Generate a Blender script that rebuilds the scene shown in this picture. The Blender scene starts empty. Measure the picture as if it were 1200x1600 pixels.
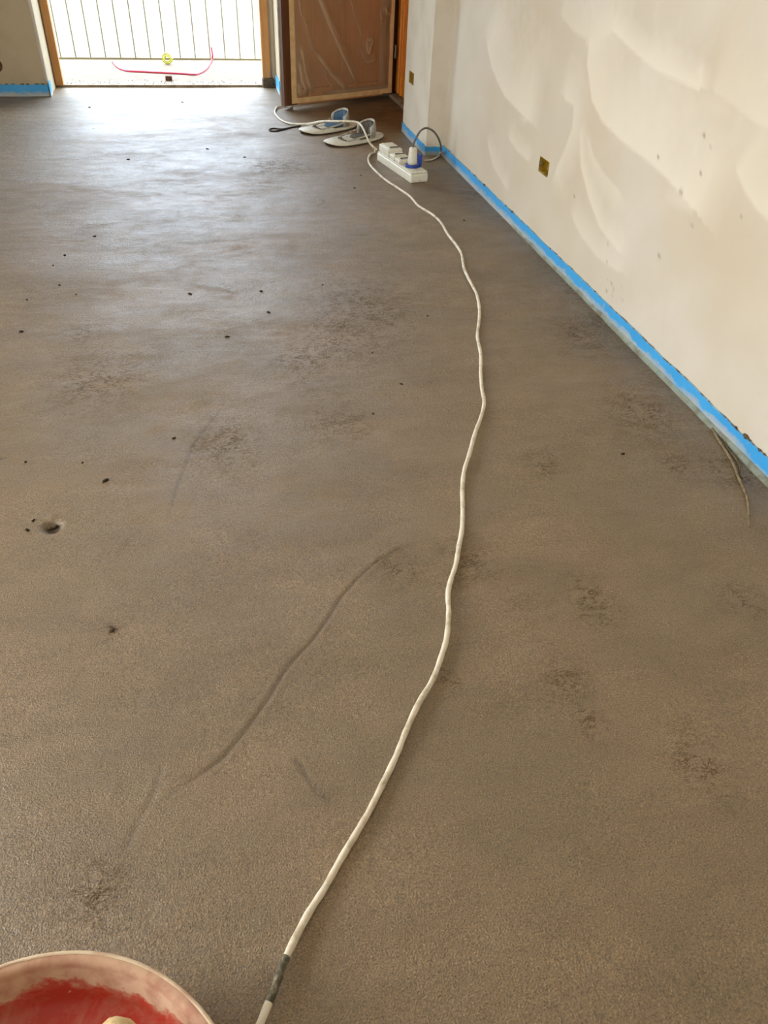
import bpy, bmesh, math, random
import numpy as np
from mathutils import Vector, Matrix, noise as mnoise

S = bpy.context.scene
C = bpy.context.collection
rnd = random.Random(7)

# ------------------------------------------------------------------ camera
CAM_H = 1.3
F_PX = 1200.0
PITCH, YAW, ROLL = (math.radians(a) for a in (39.05, 14.23, 2.87))
def cam_axes():
    cp, sp, cy, sy = math.cos(PITCH), math.sin(PITCH), math.cos(YAW), math.sin(YAW)
    f = Vector((sy*cp, cy*cp, -sp)); r = Vector((cy, -sy, 0)); u = r.cross(f)
    r2 = r*math.cos(ROLL) + u*math.sin(ROLL)
    return r2, r2.cross(f), f
CR, CU, CF = cam_axes()
CO = Vector((0, 0, CAM_H))
cd = bpy.data.cameras.new('camera'); cam = bpy.data.objects.new('camera', cd); C.objects.link(cam)
m = Matrix.Identity(4)
for i in range(3):
    m[i][0], m[i][1], m[i][2], m[i][3] = CR[i], CU[i], -CF[i], CO[i]
cam.matrix_world = m
cd.sensor_fit = 'AUTO'; cd.sensor_width = 36.0; cd.lens = F_PX/1600*36; cd.clip_start = .02; cd.clip_end = 300
S.camera = cam
def ray(u, v): return CF + CR*((u-600)/F_PX) - CU*((v-800)/F_PX)
def fl(u, v, z=0.0):
    d = ray(u, v); return CO + d*((z-CAM_H)/d.z)
def onx(u, v, X):
    d = ray(u, v); return CO + d*(X/d.x)
def ony(u, v, Y):
    d = ray(u, v); return CO + d*(Y/d.y)

# ------------------------------------------------------------------ light and exposure
S.view_settings.view_transform = 'Standard'
S.view_settings.look = 'None'
S.view_settings.gamma = 1.0
S.view_settings.use_curve_mapping = False
S.view_settings.exposure = 0.0
w = bpy.data.worlds.new('sky'); S.world = w; w.use_nodes = True
bg = w.node_tree.nodes['Background']
bg.inputs[0].default_value = (0.70, 0.84, 1.0, 1); bg.inputs[1].default_value = 12.3
def area(name, loc, rot, sx, sy, power, col, portal=False):
    l = bpy.data.lights.new(name, 'AREA'); l.shape = 'RECTANGLE'; l.size = sx; l.size_y = sy
    l.energy = power; l.color = col
    if portal: l.cycles.is_portal = True
    o = bpy.data.objects.new(name, l); C.objects.link(o); o.location = loc; o.rotation_euler = rot
    return o
R90 = math.radians(90)
# portal only guides the sky light through the balcony doorway
area('balcony_portal', (-.17, 7.2, 1.25), (-R90, 0, 0), 1.6, 2.46, 1, (1, 1, 1), True)
# daylight through the window opening of the left wall
area('window_daylight_left', (-3.35, 1.3, 1.0), (0, -R90, 0), 1.2, 1.3, 116, (1.0, .93, .81))

# ------------------------------------------------------------------ materials
def lin(c):
    return tuple(((x/255)/12.92 if x/255 <= .04045 else ((x/255+.055)/1.055)**2.4) for x in c)
class NT:
    def __init__(s, name, rough=.6, spec=.5, metallic=0.0):
        s.m = bpy.data.materials.new(name); s.m.use_nodes = True; s.t = s.m.node_tree
        s.b = s.t.nodes['Principled BSDF']; s.out = s.t.nodes['Material Output']
        s.b.inputs['Roughness'].default_value = rough; s.b.inputs['Specular IOR Level'].default_value = spec
        s.b.inputs['Metallic'].default_value = metallic
        s.co = s.t.nodes.new('ShaderNodeTexCoord').outputs['Object']
    def n(s, typ, **kw):
        x = s.t.nodes.new(typ)
        for k, v in kw.items(): setattr(x, k, v)
        return x
    def link(s, a, b): s.t.links.new(a, b)
    def mapping(s, scale=(1,1,1), rot=(0,0,0)):
        x = s.n('ShaderNodeMapping'); x.inputs['Scale'].default_value = scale; x.inputs['Rotation'].default_value = rot
        s.link(s.co, x.inputs['Vector']); return x.outputs[0]
    def noise(s, scale, detail=3, rough=.55, vec=None, dist=0):
        x = s.n('ShaderNodeTexNoise'); x.inputs['Scale'].default_value = scale; x.inputs['Detail'].default_value = detail
        x.inputs['Roughness'].default_value = rough; x.inputs['Distortion'].default_value = dist
        s.link(vec or s.co, x.inputs['Vector']); return x.outputs[0]
    def ramp(s, v, stops):
        x = s.n('ShaderNodeValToRGB'); e = x.color_ramp.elements
        while len(e) < len(stops): e.new(.5)
        for i, (p, c) in enumerate(stops):
            e[i].position = p; e[i].color = (*c, 1) if not isinstance(c, (int, float)) else (c, c, c, 1)
        s.link(v, x.inputs[0]); return x.outputs[0]
    def mix(s, fac, a, b, mode='MIX'):
        x = s.n('ShaderNodeMix'); x.data_type = 'RGBA'; x.blend_type = mode
        for v, i in ((fac, 0), (a, 6), (b, 7)):
            if hasattr(v, 'links'): s.link(v, x.inputs[i])
            elif isinstance(v, (int, float)): x.inputs[i].default_value = v
            else: x.inputs[i].default_value = (*v, 1)
        return x.outputs[2]
    def math(s, op, a, b=0.0, clamp=False):
        x = s.n('ShaderNodeMath', operation=op); x.use_clamp = clamp
        for v, i in ((a, 0), (b, 1)):
            if hasattr(v, 'links'): s.link(v, x.inputs[i])
            else: x.inputs[i].default_value = v
        return x.outputs[0]
    def attr(s, name):
        x = s.n('ShaderNodeAttribute'); x.attribute_name = name; return x.outputs['Fac']
    def col(s, c):
        if hasattr(c, 'links'): s.link(c, s.b.inputs['Base Color'])
        else: s.b.inputs['Base Color'].default_value = (*c, 1)
    def rough(s, v): s.link(v, s.b.inputs['Roughness'])
    def bump(s, h, strength=.3, dist=.002, prev=None):
        x = s.n('ShaderNodeBump'); x.inputs['Strength'].default_value = strength; x.inputs['Distance'].default_value = dist
        s.link(h, x.inputs['Height'])
        if prev: s.link(prev, x.inputs['Normal'])
        s.link(x.outputs[0], s.b.inputs['Normal']); return x.outputs[0]

def dirty(name, base, dirt, lo=.5, hi=.7, scale=30, rough=.6, spec=.4, bump=.1, bscale=120):
    k = NT(name, rough, spec)
    f = k.ramp(k.noise(scale, 5, .65), [(lo, 0), (hi, 1)])
    k.col(k.mix(f, base, dirt)); k.bump(k.noise(bscale, 3), bump, .001); return k.m
def wood(name, c1, c2, axis=2, rough=.45, scale=1.0):
    k = NT(name, rough, .4); sc = [60*scale]*3; sc[axis] = 3*scale
    f = k.noise(1, 4, .6, k.mapping(tuple(sc)), .4)
    k.col(k.mix(k.ramp(f, [(.3, 0), (.7, 1)]), c1, c2)); k.bump(f, .12, .001); return k.m
M = {}
# screed
k = NT('screed')
grain = k.noise(330, 2, .6); grain2 = k.noise(95, 4, .7)
macro = k.noise(2.2, 4, .6); streak = k.noise(1, 5, .62, k.mapping((3.2, 9, 3), (0, 0, .12)), .5)
patch = k.noise(1, 4, .6, k.mapping((1.1, 2.6, 1), (0, 0, -.15)), .8)
c = k.mix(k.ramp(macro, [(.35, 0), (.65, 1)]), lin((128, 108, 77)), lin((142, 118, 86)))
c = k.mix(k.math('MULTIPLY', k.ramp(streak, [(.40, 0), (.66, 1)]), .45), c, lin((108, 89, 60)))
g = k.ramp(grain, [(.34, (.40, .38, .35)), (.47, (.93, .93, .92)), (.58, (1.05, 1.05, 1.05)), (.68, (1.7, 1.7, 1.7))])
c = k.mix(.85, c, g, 'MULTIPLY')
g2 = k.ramp(grain2, [(.28, (.68, .66, .62)), (.5, (1, 1, 1)), (.75, (1.10, 1.10, 1.10))])
c = k.mix(.7, c, g2, 'MULTIPLY')
# crumbly open spots where the float tore the surface
ridge = k.math('ABSOLUTE', k.math('SUBTRACT', k.noise(34, 6, .72, k.mapping((.8, 1.4, 1)), 1.0), .5))
tear = k.math('MULTIPLY', k.ramp(ridge, [(.012, 1), (.045, 0)]), k.ramp(k.noise(22, 4, .7), [(.40, 0), (.52, 1)]))
zone = k.math('ADD', k.ramp(k.noise(2.6, 3, .6, None, .4), [(.54, 0), (.76, .55)]), k.attr('torn'), True)
tf = k.math('MULTIPLY', tear, zone)
c = k.mix(k.math('MULTIPLY', tf, .62, True), c, lin((66, 48, 26)))
c = k.mix(k.math('MULTIPLY', k.attr('floor_shade'), .75, True), c, k.mix(1.0, c, (.30, .235, .12), 'MULTIPLY'))  # darkens the screed colour where shade falls
c = k.mix(k.attr('mark'), c, lin((70, 58, 42)))
k.col(c)
mott = k.noise(1, 6, .7, k.mapping((9, 16, 9)), .8)
rr = k.ramp(patch, [(.33, .37), (.50, .47), (.68, .62)])
k.rough(k.math('ADD', k.math('ADD', rr, k.math('MULTIPLY', k.math('SUBTRACT', mott, .5), .6)), k.math('MULTIPLY', tf, .25), True))
k.link(k.math('SUBTRACT', 1.0, k.math('MULTIPLY', tf, .85), True), k.b.inputs['Specular IOR Level'])
b0 = k.bump(mott, .5, .006)
b1 = k.bump(streak, .4, .010, b0)
b2 = k.bump(grain2, .55, .0032, b1)
b3 = k.bump(grain, .9, .0022, b2)
k.bump(k.math('SUBTRACT', 1.0, tf), .35, .0015, b3)
M['screed'] = k.m
# plaster
k = NT('plaster', .85, .2)
base = k.mix(k.ramp(k.noise(1.6, 3, .5), [(.35, 0), (.65, 1)]), lin((214, 205, 189)), lin((205, 191, 167)))
fine = k.noise(14, 5, .6)
base = k.mix(k.math('MULTIPLY', k.ramp(fine, [(.45, 0), (.7, 1)]), .22), base, lin((208, 194, 172)))
st = k.attr('stroke')
base = k.mix(k.math('MULTIPLY', st, 1.0, True), base, lin((238, 229, 210)))
base = k.mix(k.math('MULTIPLY', st, -1.0, True), base, lin((190, 178, 156)))
base = k.mix(k.attr('spot'), base, lin((110, 95, 75)))
k.col(base); k.bump(k.noise(26, 5, .6), .12, .003); M['plaster'] = k.m
k = NT('painted_plaster', .85, .2)
k.col(k.mix(k.ramp(k.noise(5, 4), [(.4, 0), (.7, 1)]), lin((214, 204, 186)), lin((203, 192, 172)))); k.bump(k.noise(30, 4), .1, .002)
M['wall2'] = k.m
k = NT('dim_plaster', .85, .2)  # plaster darkened to carry the dim light on the back wall
k.col(k.mix(k.ramp(k.noise(5, 4), [(.4, 0), (.7, 1)]), lin((190, 176, 148)), lin((178, 164, 136)))); k.bump(k.noise(30, 4), .1, .002)
M['wall_dim'] = k.m
k = NT('ceiling_paint', .9, .2); k.col(lin((228, 220, 205))); k.bump(k.noise(40, 3), .05, .002); M['ceil'] = k.m
# blue foam strip with mortar dirt towards its foot
k = NT('blue_foam', .5, .4)
sx = k.n('ShaderNodeSeparateXYZ'); k.link(k.co, sx.inputs[0])
hgt = sx.outputs[2]
edge = k.math('ADD', k.math('MULTIPLY', hgt, 14.0), k.math('MULTIPLY', k.noise(22, 5, .65, k.mapping((1, .6, 1))), 1.1))
dirtf = k.ramp(edge, [(.72, 1), (.98, .35), (1.16, 0)])
spots = k.ramp(k.noise(11, 4, .6), [(.66, 0), (.72, .8)])
bcol = k.mix(k.noise(6, 2), lin((54, 154, 220)), lin((76, 174, 234)))
bcol = k.mix(k.math('MAXIMUM', dirtf, spots), bcol, lin((178, 182, 180)))
k.col(bcol); k.bump(k.noise(60, 3), .25, .002); M['foam'] = k.m
M['foam_top'] = dirty('foam_edge', lin((150, 200, 225)), lin((105, 92, 70)), .45, .6, 25)
M['skirt'] = dirty('foil_skirt', lin((142, 152, 140)), lin((112, 104, 84)), .45, .7, 18, .35)
M['mortar'] = dirty('mortar_lump', lin((104, 88, 66)), lin((70, 58, 42)), .4, .6, 80, .8, .3, .4)
M['rim_dust'] = dirty('rim_dust', lin((222, 200, 170)), lin((190, 150, 124)), .45, .7, 20, .7)
M['mud'] = dirty('pale_mud', lin((136, 120, 94)), lin((104, 90, 66)), .45, .65, 60, .8, .3, .4)
M['debris'] = dirty('dark_debris_and_hollow', lin((52, 42, 30)), lin((34, 27, 20)), .4, .6, 80, .8, .2, .3)
M['dark_wood'] = wood('dark_stained_wood', lin((108, 66, 34)), lin((82, 48, 24)))
M['red_wood'] = wood('dark_red_wood', lin((96, 34, 14)), lin((66, 20, 8)))
M['orange_wood'] = wood('orange_varnished_wood', lin((232, 150, 54)), lin((206, 114, 30)), rough=.3)
M['raw_wood'] = wood('raw_pine', lin((206, 156, 100)), lin((184, 130, 76)), rough=.6)
M['raw_wood_lit'] = M['raw_wood']
M['panel_wood'] = wood('brown_panel', lin((206, 148, 94)), lin((188, 130, 80)), rough=.5)
M['tape'] = dirty('masking_tape', lin((232, 200, 146)), lin((208, 172, 116)), .4, .7, 12, .55)
M['stone'] = dirty('stone_threshold', lin((150, 132, 108)), lin((110, 95, 75)), .45, .65, 16, .7)
M['bal_floor'] = dirty('balcony_paving', lin((116, 98, 76)), lin((100, 82, 62)), .4, .7, 9, .7)
M['rail'] = NT('railing_paint', .5, .3).m; M['rail'].node_tree.nodes['Principled BSDF'].inputs[0].default_value = (*lin((140, 132, 100)), 1)
M['cable'] = dirty('white_cable', lin((226, 216, 194)), lin((176, 160, 130)), .5, .72, 26, .5)
M['cable_dirty'] = dirty('mortar_cable', lin((84, 80, 66)), lin((168, 158, 134)), .46, .62, 28, .7, .3, .4)
M['cable_grey'] = dirty('grey_cable', lin((96, 94, 88)), lin((130, 124, 112)), .45, .7, 30, .5)
M['white_plastic'] = dirty('white_plastic', lin((224, 220, 202)), lin((168, 154, 128)), .56, .74, 45, .4)
M['pad_white'] = dirty('board_white', lin((214, 208, 190)), lin((130, 116, 92)), .58, .68, 40, .5)
M['pad_shell'] = dirty('cup_shell', lin((184, 180, 166)), lin((120, 110, 92)), .5, .68, 40, .45)
M['foam_blue_grey'] = dirty('pad_foam', lin((72, 104, 130)), lin((58, 76, 92)), .4, .7, 40, .8)
M['foam_grey'] = dirty('pad_foam_grey', lin((96, 88, 76)), lin((66, 58, 48)), .4, .7, 40, .8)
M['black'] = dirty('black_rubber', lin((40, 38, 36)), lin((78, 70, 58)), .5, .7, 60, .7)
M['blue_plastic'] = dirty('blue_plastic', lin((30, 62, 150)), lin((70, 96, 160)), .55, .7, 50, .4)
M['yellow_box'] = dirty('yellow_box', lin((178, 146, 28)), lin((120, 92, 24)), .45, .7, 22, .6)
M['red_hose'] = NT('red_hose', .4).m; M['red_hose'].node_tree.nodes['Principled BSDF'].inputs[0].default_value = (*lin((200, 40, 70)), 1)
M['yellow_green'] = NT('yellow_green', .5).m; M['yellow_green'].node_tree.nodes['Principled BSDF'].inputs[0].default_value = (*lin((190, 196, 40)), 1)
M['brick'] = dirty('brown_brick', lin((110, 70, 52)), lin((80, 52, 40)), .4, .6, 60, .8)
M['tool_wood'] = dirty('worn_handle_wood', lin((214, 186, 136)), lin((168, 140, 98)), .5, .7, 60, .6)
M['steel'] = dirty('muddy_steel', lin((130, 126, 118)), lin((100, 86, 66)), .45, .6, 40, .5)
# red tub with mortar dust, thick on the rim and the slope
k = NT('red_tub', .5, .4)
sx = k.n('ShaderNodeSeparateXYZ'); k.link(k.co, sx.inputs[0])
nn = k.noise(16, 6, .7)
lvl = k.math('ADD', k.math('MULTIPLY', sx.outputs[2], 9.0), k.math('MULTIPLY', nn, 1.1))
f = k.ramp(lvl, [(.86, 0), (1.02, .6), (1.3, .92)])
cloud = k.ramp(k.noise(9, 6, .7, None, .6), [(.42, 0), (.70, .5)])
specks = k.ramp(k.noise(70, 3, .6), [(.70, 0), (.74, .8)])
f = k.math('MAXIMUM', k.math('MAXIMUM', f, cloud), specks)
cc = k.mix(k.noise(12, 3), lin((184, 36, 8)), lin((164, 40, 16)))
cc = k.mix(f, cc, k.mix(k.ramp(k.noise(30, 4), [(.4, 0), (.65, 1)]), lin((206, 172, 142)), lin((180, 136, 112))))
k.col(cc); k.rough(k.math('ADD', k.math('MULTIPLY', f, .4), .35)); k.bump(k.noise(60, 4), .25, .0015)
M['red_tub'] = k.m
# plastic dust sheet: thin translucent film
k = NT('dust_film', .3, .5)
k.b.inputs['Base Color'].default_value = (*lin((196, 172, 138)), 1); k.b.inputs['Roughness'].default_value = .28
tr = k.n('ShaderNodeBsdfTransparent'); mx = k.n('ShaderNodeMixShader')
fr = k.n('ShaderNodeLayerWeight'); fr.inputs[0].default_value = .35
fac = k.math('ADD', k.math('MULTIPLY', fr.outputs['Facing'], .45), k.math('ADD', .20, k.math('MULTIPLY', k.attr('crease'), .65)), True)
k.link(fac, mx.inputs[0]); k.link(tr.outputs[0], mx.inputs[1]); k.link(k.b.outputs[0], mx.inputs[2]); k.link(mx.outputs[0], k.out.inputs[0])
M['film'] = k.m
k = NT('street_ground', .9, .2); k.col(lin((136, 132, 124))); M['street'] = k.m

# ------------------------------------------------------------------ mesh helpers
class MB:
    def __init__(s): s.v = []; s.f = []; s.mi = []
    def add(s, vs, fs, mi=0):
        o = len(s.v); s.v += [tuple(v) for v in vs]; s.f += [tuple(i+o for i in f) for f in fs]; s.mi += [mi]*len(fs)
    def box(s, x0, x1, y0, y1, z0, z1, mi=0, T=None):
        vs = [Vector((x, y, z)) for z in (z0, z1) for y in (y0, y1) for x in (x0, x1)]
        if T is not None: vs = [T @ v for v in vs]
        s.add(vs, [(0, 2, 3, 1), (4, 5, 7, 6), (0, 1, 5, 4), (2, 6, 7, 3), (0, 4, 6, 2), (1, 3, 7, 5)], mi)
    def loft(s, rings, cap=True, closed=True, mi=0):
        n = len(rings[0]); vs = [p for r in rings for p in r]; fs = []
        for i in range(len(rings)-1):
            for j in range(n if closed else n-1):
                a, b = i*n+j, i*n+(j+1) % n; fs.append((a, b, b+n, a+n))
        if cap: fs += [tuple(range(n))[::-1], tuple(range((len(rings)-1)*n, len(rings)*n))]
        s.add(vs, fs, mi)
    def tube(s, pts, r, n=10, cap=True, mi=0):
        pts = [Vector(p) for p in pts]; rings = []; up = Vector((0, 0, 1)); prev = None
        for i, p in enumerate(pts):
            t = (pts[min(i+1, len(pts)-1)]-pts[max(i-1, 0)]).normalized()
            if prev is None:
                a = t.cross(up)
                if a.length < .1: a = t.cross(Vector((1, 0, 0)))
                a.normalize()
            else:
                a = (prev - t*prev.dot(t)).normalized()
            prev = a; b = t.cross(a); rr = r(i) if callable(r) else r
            rings.append([p + (a*math.cos(q)+b*math.sin(q))*rr for q in (2*math.pi*j/n for j in range(n))])
        s.loft(rings, cap, True, mi)
    def lathe(s, prof, n=48, T=None, mi=0, cap=False):
        rings = []
        for r, z in prof:
            ring = [Vector((r*math.cos(2*math.pi*j/n), r*math.sin(2*math.pi*j/n), z)) for j in range(n)]
            rings.append([T @ v for v in ring] if T is not None else ring)
        s.loft(rings, cap, True, mi)
    def build(s, name, mat, parent=None, bevel=0, smooth=False, seg=2):
        me = bpy.data.meshes.new(name); me.from_pydata(s.v, [], s.f)
        bm = bmesh.new(); bm.from_mesh(me); bmesh.ops.recalc_face_normals(bm, faces=bm.faces); bm.to_mesh(me); bm.free()
        for mm in (mat if isinstance(mat, (list, tuple)) else [mat]): me.materials.append(mm)
        for i, p in enumerate(me.polygons):
            p.use_smooth = smooth
            if i < len(s.mi): p.material_index = s.mi[i]
        o = bpy.data.objects.new(name, me); C.objects.link(o)
        if parent: o.parent = parent
        if bevel:
            b = o.modifiers.new('bevel', 'BEVEL'); b.width = bevel; b.segments = seg; b.limit_method = 'ANGLE'; b.angle_limit = .6
        return o
def tag(o, label=None, cat=None, group=None, kind=None):
    if label: o['label'] = label
    if cat: o['category'] = cat
    if group: o['group'] = group
    if kind: o['kind'] = kind
    return o
def thing(name, loc, label, cat, group=None, rz=0):
    o = bpy.data.objects.new(name, None); C.objects.link(o); o.location = loc; o.rotation_euler = (0, 0, rz)
    o.empty_display_size = .05
    return tag(o, label, cat, group)
def smoothpath(pts, sub=8):
    pts = [Vector(p) for p in pts]; out = []
    for i in range(len(pts)-1):
        p0, p1, p2, p3 = pts[max(i-1, 0)], pts[i], pts[i+1], pts[min(i+2, len(pts)-1)]
        for j in range(sub):
            t = j/sub
            out.append(.5*((2*p1)+(-p0+p2)*t+(2*p0-5*p1+4*p2-p3)*t*t+(-p0+3*p1-3*p2+p3)*t**3))
    out.append(pts[-1]); return out
def setattr_f(me, name, arr):
    a = me.attributes.new(name, 'FLOAT', 'POINT'); a.data.foreach_set('value', np.asarray(arr, dtype=np.float32))
def grid_mesh(name, us, vs, fn, holes=(), mat=None, smooth=True):
    """grid over us x vs; fn maps arrays to xyz; holes are (u0,u1,v0,v1) left out"""
    U, V = np.meshgrid(us, vs, indexing='ij'); P = fn(U, V).reshape(-1, 3).astype(np.float32)
    nu, nv = len(us), len(vs); idx = np.arange(nu*nv).reshape(nu, nv)
    q = np.stack([idx[:-1, :-1], idx[1:, :-1], idx[1:, 1:], idx[:-1, 1:]], -1).reshape(-1, 4)
    uc = (U[:-1, :-1]+U[1:, 1:])/2; vc = (V[:-1, :-1]+V[1:, 1:])/2; keep = np.ones(uc.shape, bool)
    for h in holes: keep &= ~((uc > h[0]) & (uc < h[1]) & (vc > h[2]) & (vc < h[3]))
    q = q[keep.ravel()]; me = bpy.data.meshes.new(name)
    me.vertices.add(len(P)); me.vertices.foreach_set('co', P.ravel())
    me.loops.add(q.size); me.loops.foreach_set('vertex_index', q.ravel().astype(np.int32))
    me.polygons.add(len(q)); me.polygons.foreach_set('loop_start', (np.arange(len(q))*4).astype(np.int32))
    me.update(calc_edges=True); me.validate()
    if smooth: me.polygons.foreach_set('use_smooth', np.ones(len(me.polygons), bool))
    me.materials.append(mat); o = bpy.data.objects.new(name, me); C.objects.link(o)
    return o, U, V
def polydist(X, Y, pts):
    """distance to polyline, side (+ left of travel) and parameter along it"""
    best = np.full(X.shape, 1e9); side = np.zeros(X.shape); par = np.zeros(X.shape)
    n = len(pts)-1
    for i in range(n):
        ax, ay = pts[i][0], pts[i][1]; dx, dy = pts[i+1][0]-ax, pts[i+1][1]-ay; L2 = dx*dx+dy*dy+1e-12
        t = ((X-ax)*dx+(Y-ay)*dy)/L2; tc = np.clip(t, 0, 1)
        d = np.hypot(X-ax-tc*dx, Y-ay-tc*dy); k = d < best
        best = np.where(k, d, best); side = np.where(k, np.sign(dx*(Y-ay)-dy*(X-ax)), side); par = np.where(k, (i+t)/n, par)
    return best, side, par

# ------------------------------------------------------------------ key dimensions
XW = 1.53      # right wall face
XP = 1.42      # pillar face
XD = 1.60      # face of the wall with the second glazed door
YB = 6.78      # back wall face
YD = 7.10      # plane of the balcony doorway frame
YP0, YP1 = 5.0, 5.62
XL = -3.2; YR = -2.1; ZC = 2.9
DX0, DX1 = -1.0, .71   # doorway reveal

# ------------------------------------------------------------------ floor (screed)
def axis(segs):
    out = []
    for a, b, st in segs:
        n = max(1, int(round((b-a)/st))); out += list(np.linspace(a, b, n, endpoint=False))
    return np.array(out+[segs[-1][1]])
xs = axis([(XL-.02, -1.6, .08), (-1.6, -.9, .02), (-.9, 1.66, .007)])
ys = axis([(YR-.02, .25, .1), (.25, 1.9, .007), (1.9, 3.2, .012), (3.2, 5.2, .02), (5.2, 7.1, .03)])
def vnoise(X, Y, sc, seed):
    r = np.random.RandomState(seed); G = r.rand(64, 64)
    x, y = X*sc, Y*sc; xi, yi = np.floor(x).astype(int), np.floor(y).astype(int); fx, fy = x-xi, y-yi
    fx = fx*fx*(3-2*fx); fy = fy*fy*(3-2*fy)
    g = lambda a, b: G[a % 64, b % 64]
    return (g(xi, yi)*(1-fx)+g(xi+1, yi)*fx)*(1-fy)+(g(xi, yi+1)*(1-fx)+g(xi+1, yi+1)*fx)*fy-.5
grooves = [
    ([(686, 840), (645, 850), (622, 858), (590, 876), (560, 902), (535, 930), (512, 966), (490, 998), (462, 1026), (445, 1048), (420, 1090), (390, 1132), (352, 1180), (320, 1205), (285, 1228), (250, 1252)], .0045, -.0026, .40),
    ([(455, 1175), (475, 1205), (495, 1235), (522, 1255)], .0045, -.002, .45),
    ([(255, 1190), (243, 1235), (215, 1285), (190, 1340)], .005, -.0012, .25),
    ([(-20, 717), (32, 716)], .0035, -.003, .8),
    ([(345, 640), (305, 690), (280, 750), (262, 810)], .004, -.0015, .5),
    ([(785, 604), (830, 600)], .003, -.0015, .4),
    ([(1020, 1020), (1060, 1060), (1100, 1095)], .005, -.0012, .25),
]
torn = [(930, 945, .06), (915, 925, .05), (908, 522, .12), (940, 500, .08), (1160, 940, .05), (850, 728, .05), (540, 525, .2), (1060, 730, .05),
        (1150, 735, .08), (920, 1130, .035), (1090, 1190, .05), (570, 480, .25), (170, 985, .02), (620, 890, .05), (350, 690, .1), (530, 660, .10),
        (480, 560, .12), (700, 1060, .03), (880, 1060, .05), (1085, 600, .1), (1000, 640, .12), (440, 260, .2), (150, 590, .15), (505, 315, .06), (130, 520, .06), (150, 1400, .06), (730, 870, .05)]
lumps = [((82, 822), .024, -.015), ((82, 806), .010, .004)]
def floorz(X, Y):
    Z = .004*vnoise(X, Y, 1.7, 1)+.0022*vnoise(X, Y*1.3, 5, 2)+.0012*vnoise(X, Y*2.0, 14, 3)+.0006*vnoise(X, Y, 45, 4)
    for pl, wd, dz, mk in grooves:
        pts = [fl(*p) for p in pl]; d, s, t = polydist(X, Y, pts)
        fade = np.clip(np.minimum(t, 1-t)*6+.25, 0, 1)*((t > -.02) & (t < 1.02))
        Z = Z + fade*dz*(np.exp(-(d/wd)**2) - .55*np.exp(-((d-wd*1.9)/wd)**2))
    for (p, r, dz) in lumps:
        q = fl(*p); Z = Z + dz*np.exp(-(((X-q.x)/r)**2+((Y-q.y)/r)**2)**2)
    # settle flat where things stand, sink along the foot of the right wall
    return Z
def zf(x, y): return float(floorz(np.array([[x]]), np.array([[y]]))[0, 0])
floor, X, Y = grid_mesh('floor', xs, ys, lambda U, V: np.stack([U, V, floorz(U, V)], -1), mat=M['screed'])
tag(floor, kind='structure')
mk = np.zeros(X.shape)
for pl, wd, dz, a in grooves:
    d, s, t = polydist(X, Y, [fl(*p) for p in pl])
    mk = np.maximum(mk, a*np.exp(-(d/(wd*.9))**2)*np.clip(np.minimum(t, 1-t)*6+.3, 0, 1)*((t > -.02) & (t < 1.02))*(1+.6*vnoise(X, Y, 60, 9)))
d = np.hypot(X-fl(82, 822).x, Y-fl(82, 822).y); mk = np.maximum(mk, .9*np.exp(-(d/.021)**4))
to = np.zeros(X.shape)
for u, v, r in torn:
    q = fl(u, v); to = np.maximum(to, np.exp(-(((X-q.x)/r)**2+((Y-q.y)/(r*1.3))**2)))
to = np.maximum(to, .55*np.exp(-((X-XW)/.07)**2)*(Y > 1.4))
floor_shade = np.zeros(X.shape)  # shade by the leaf, right wall foot and left corner, painted into the screed
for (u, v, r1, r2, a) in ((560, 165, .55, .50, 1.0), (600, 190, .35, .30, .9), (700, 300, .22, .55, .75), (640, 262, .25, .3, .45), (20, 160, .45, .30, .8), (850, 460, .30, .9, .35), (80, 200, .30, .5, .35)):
    q = fl(u, v); floor_shade = np.maximum(floor_shade, a*np.exp(-(((X-q.x)/r1)**2+((Y-q.y)/r2)**2)**1.3))
floor_shade = np.clip(floor_shade*(1+.6*vnoise(X, Y, 4, 51)+.4*vnoise(X, Y, 13, 52)), 0, 1); setattr_f(floor.data, 'floor_shade', floor_shade.ravel())
setattr_f(floor.data, 'mark', np.clip(mk, 0, 1).ravel()); setattr_f(floor.data, 'torn', np.clip(to, 0, 1).ravel())
b = MB(); b.box(XL-.3, 2.0, YR-.3, 7.09, -.12, -.02); tag(b.build('floor_slab', M['stone']), kind='structure')

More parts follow.
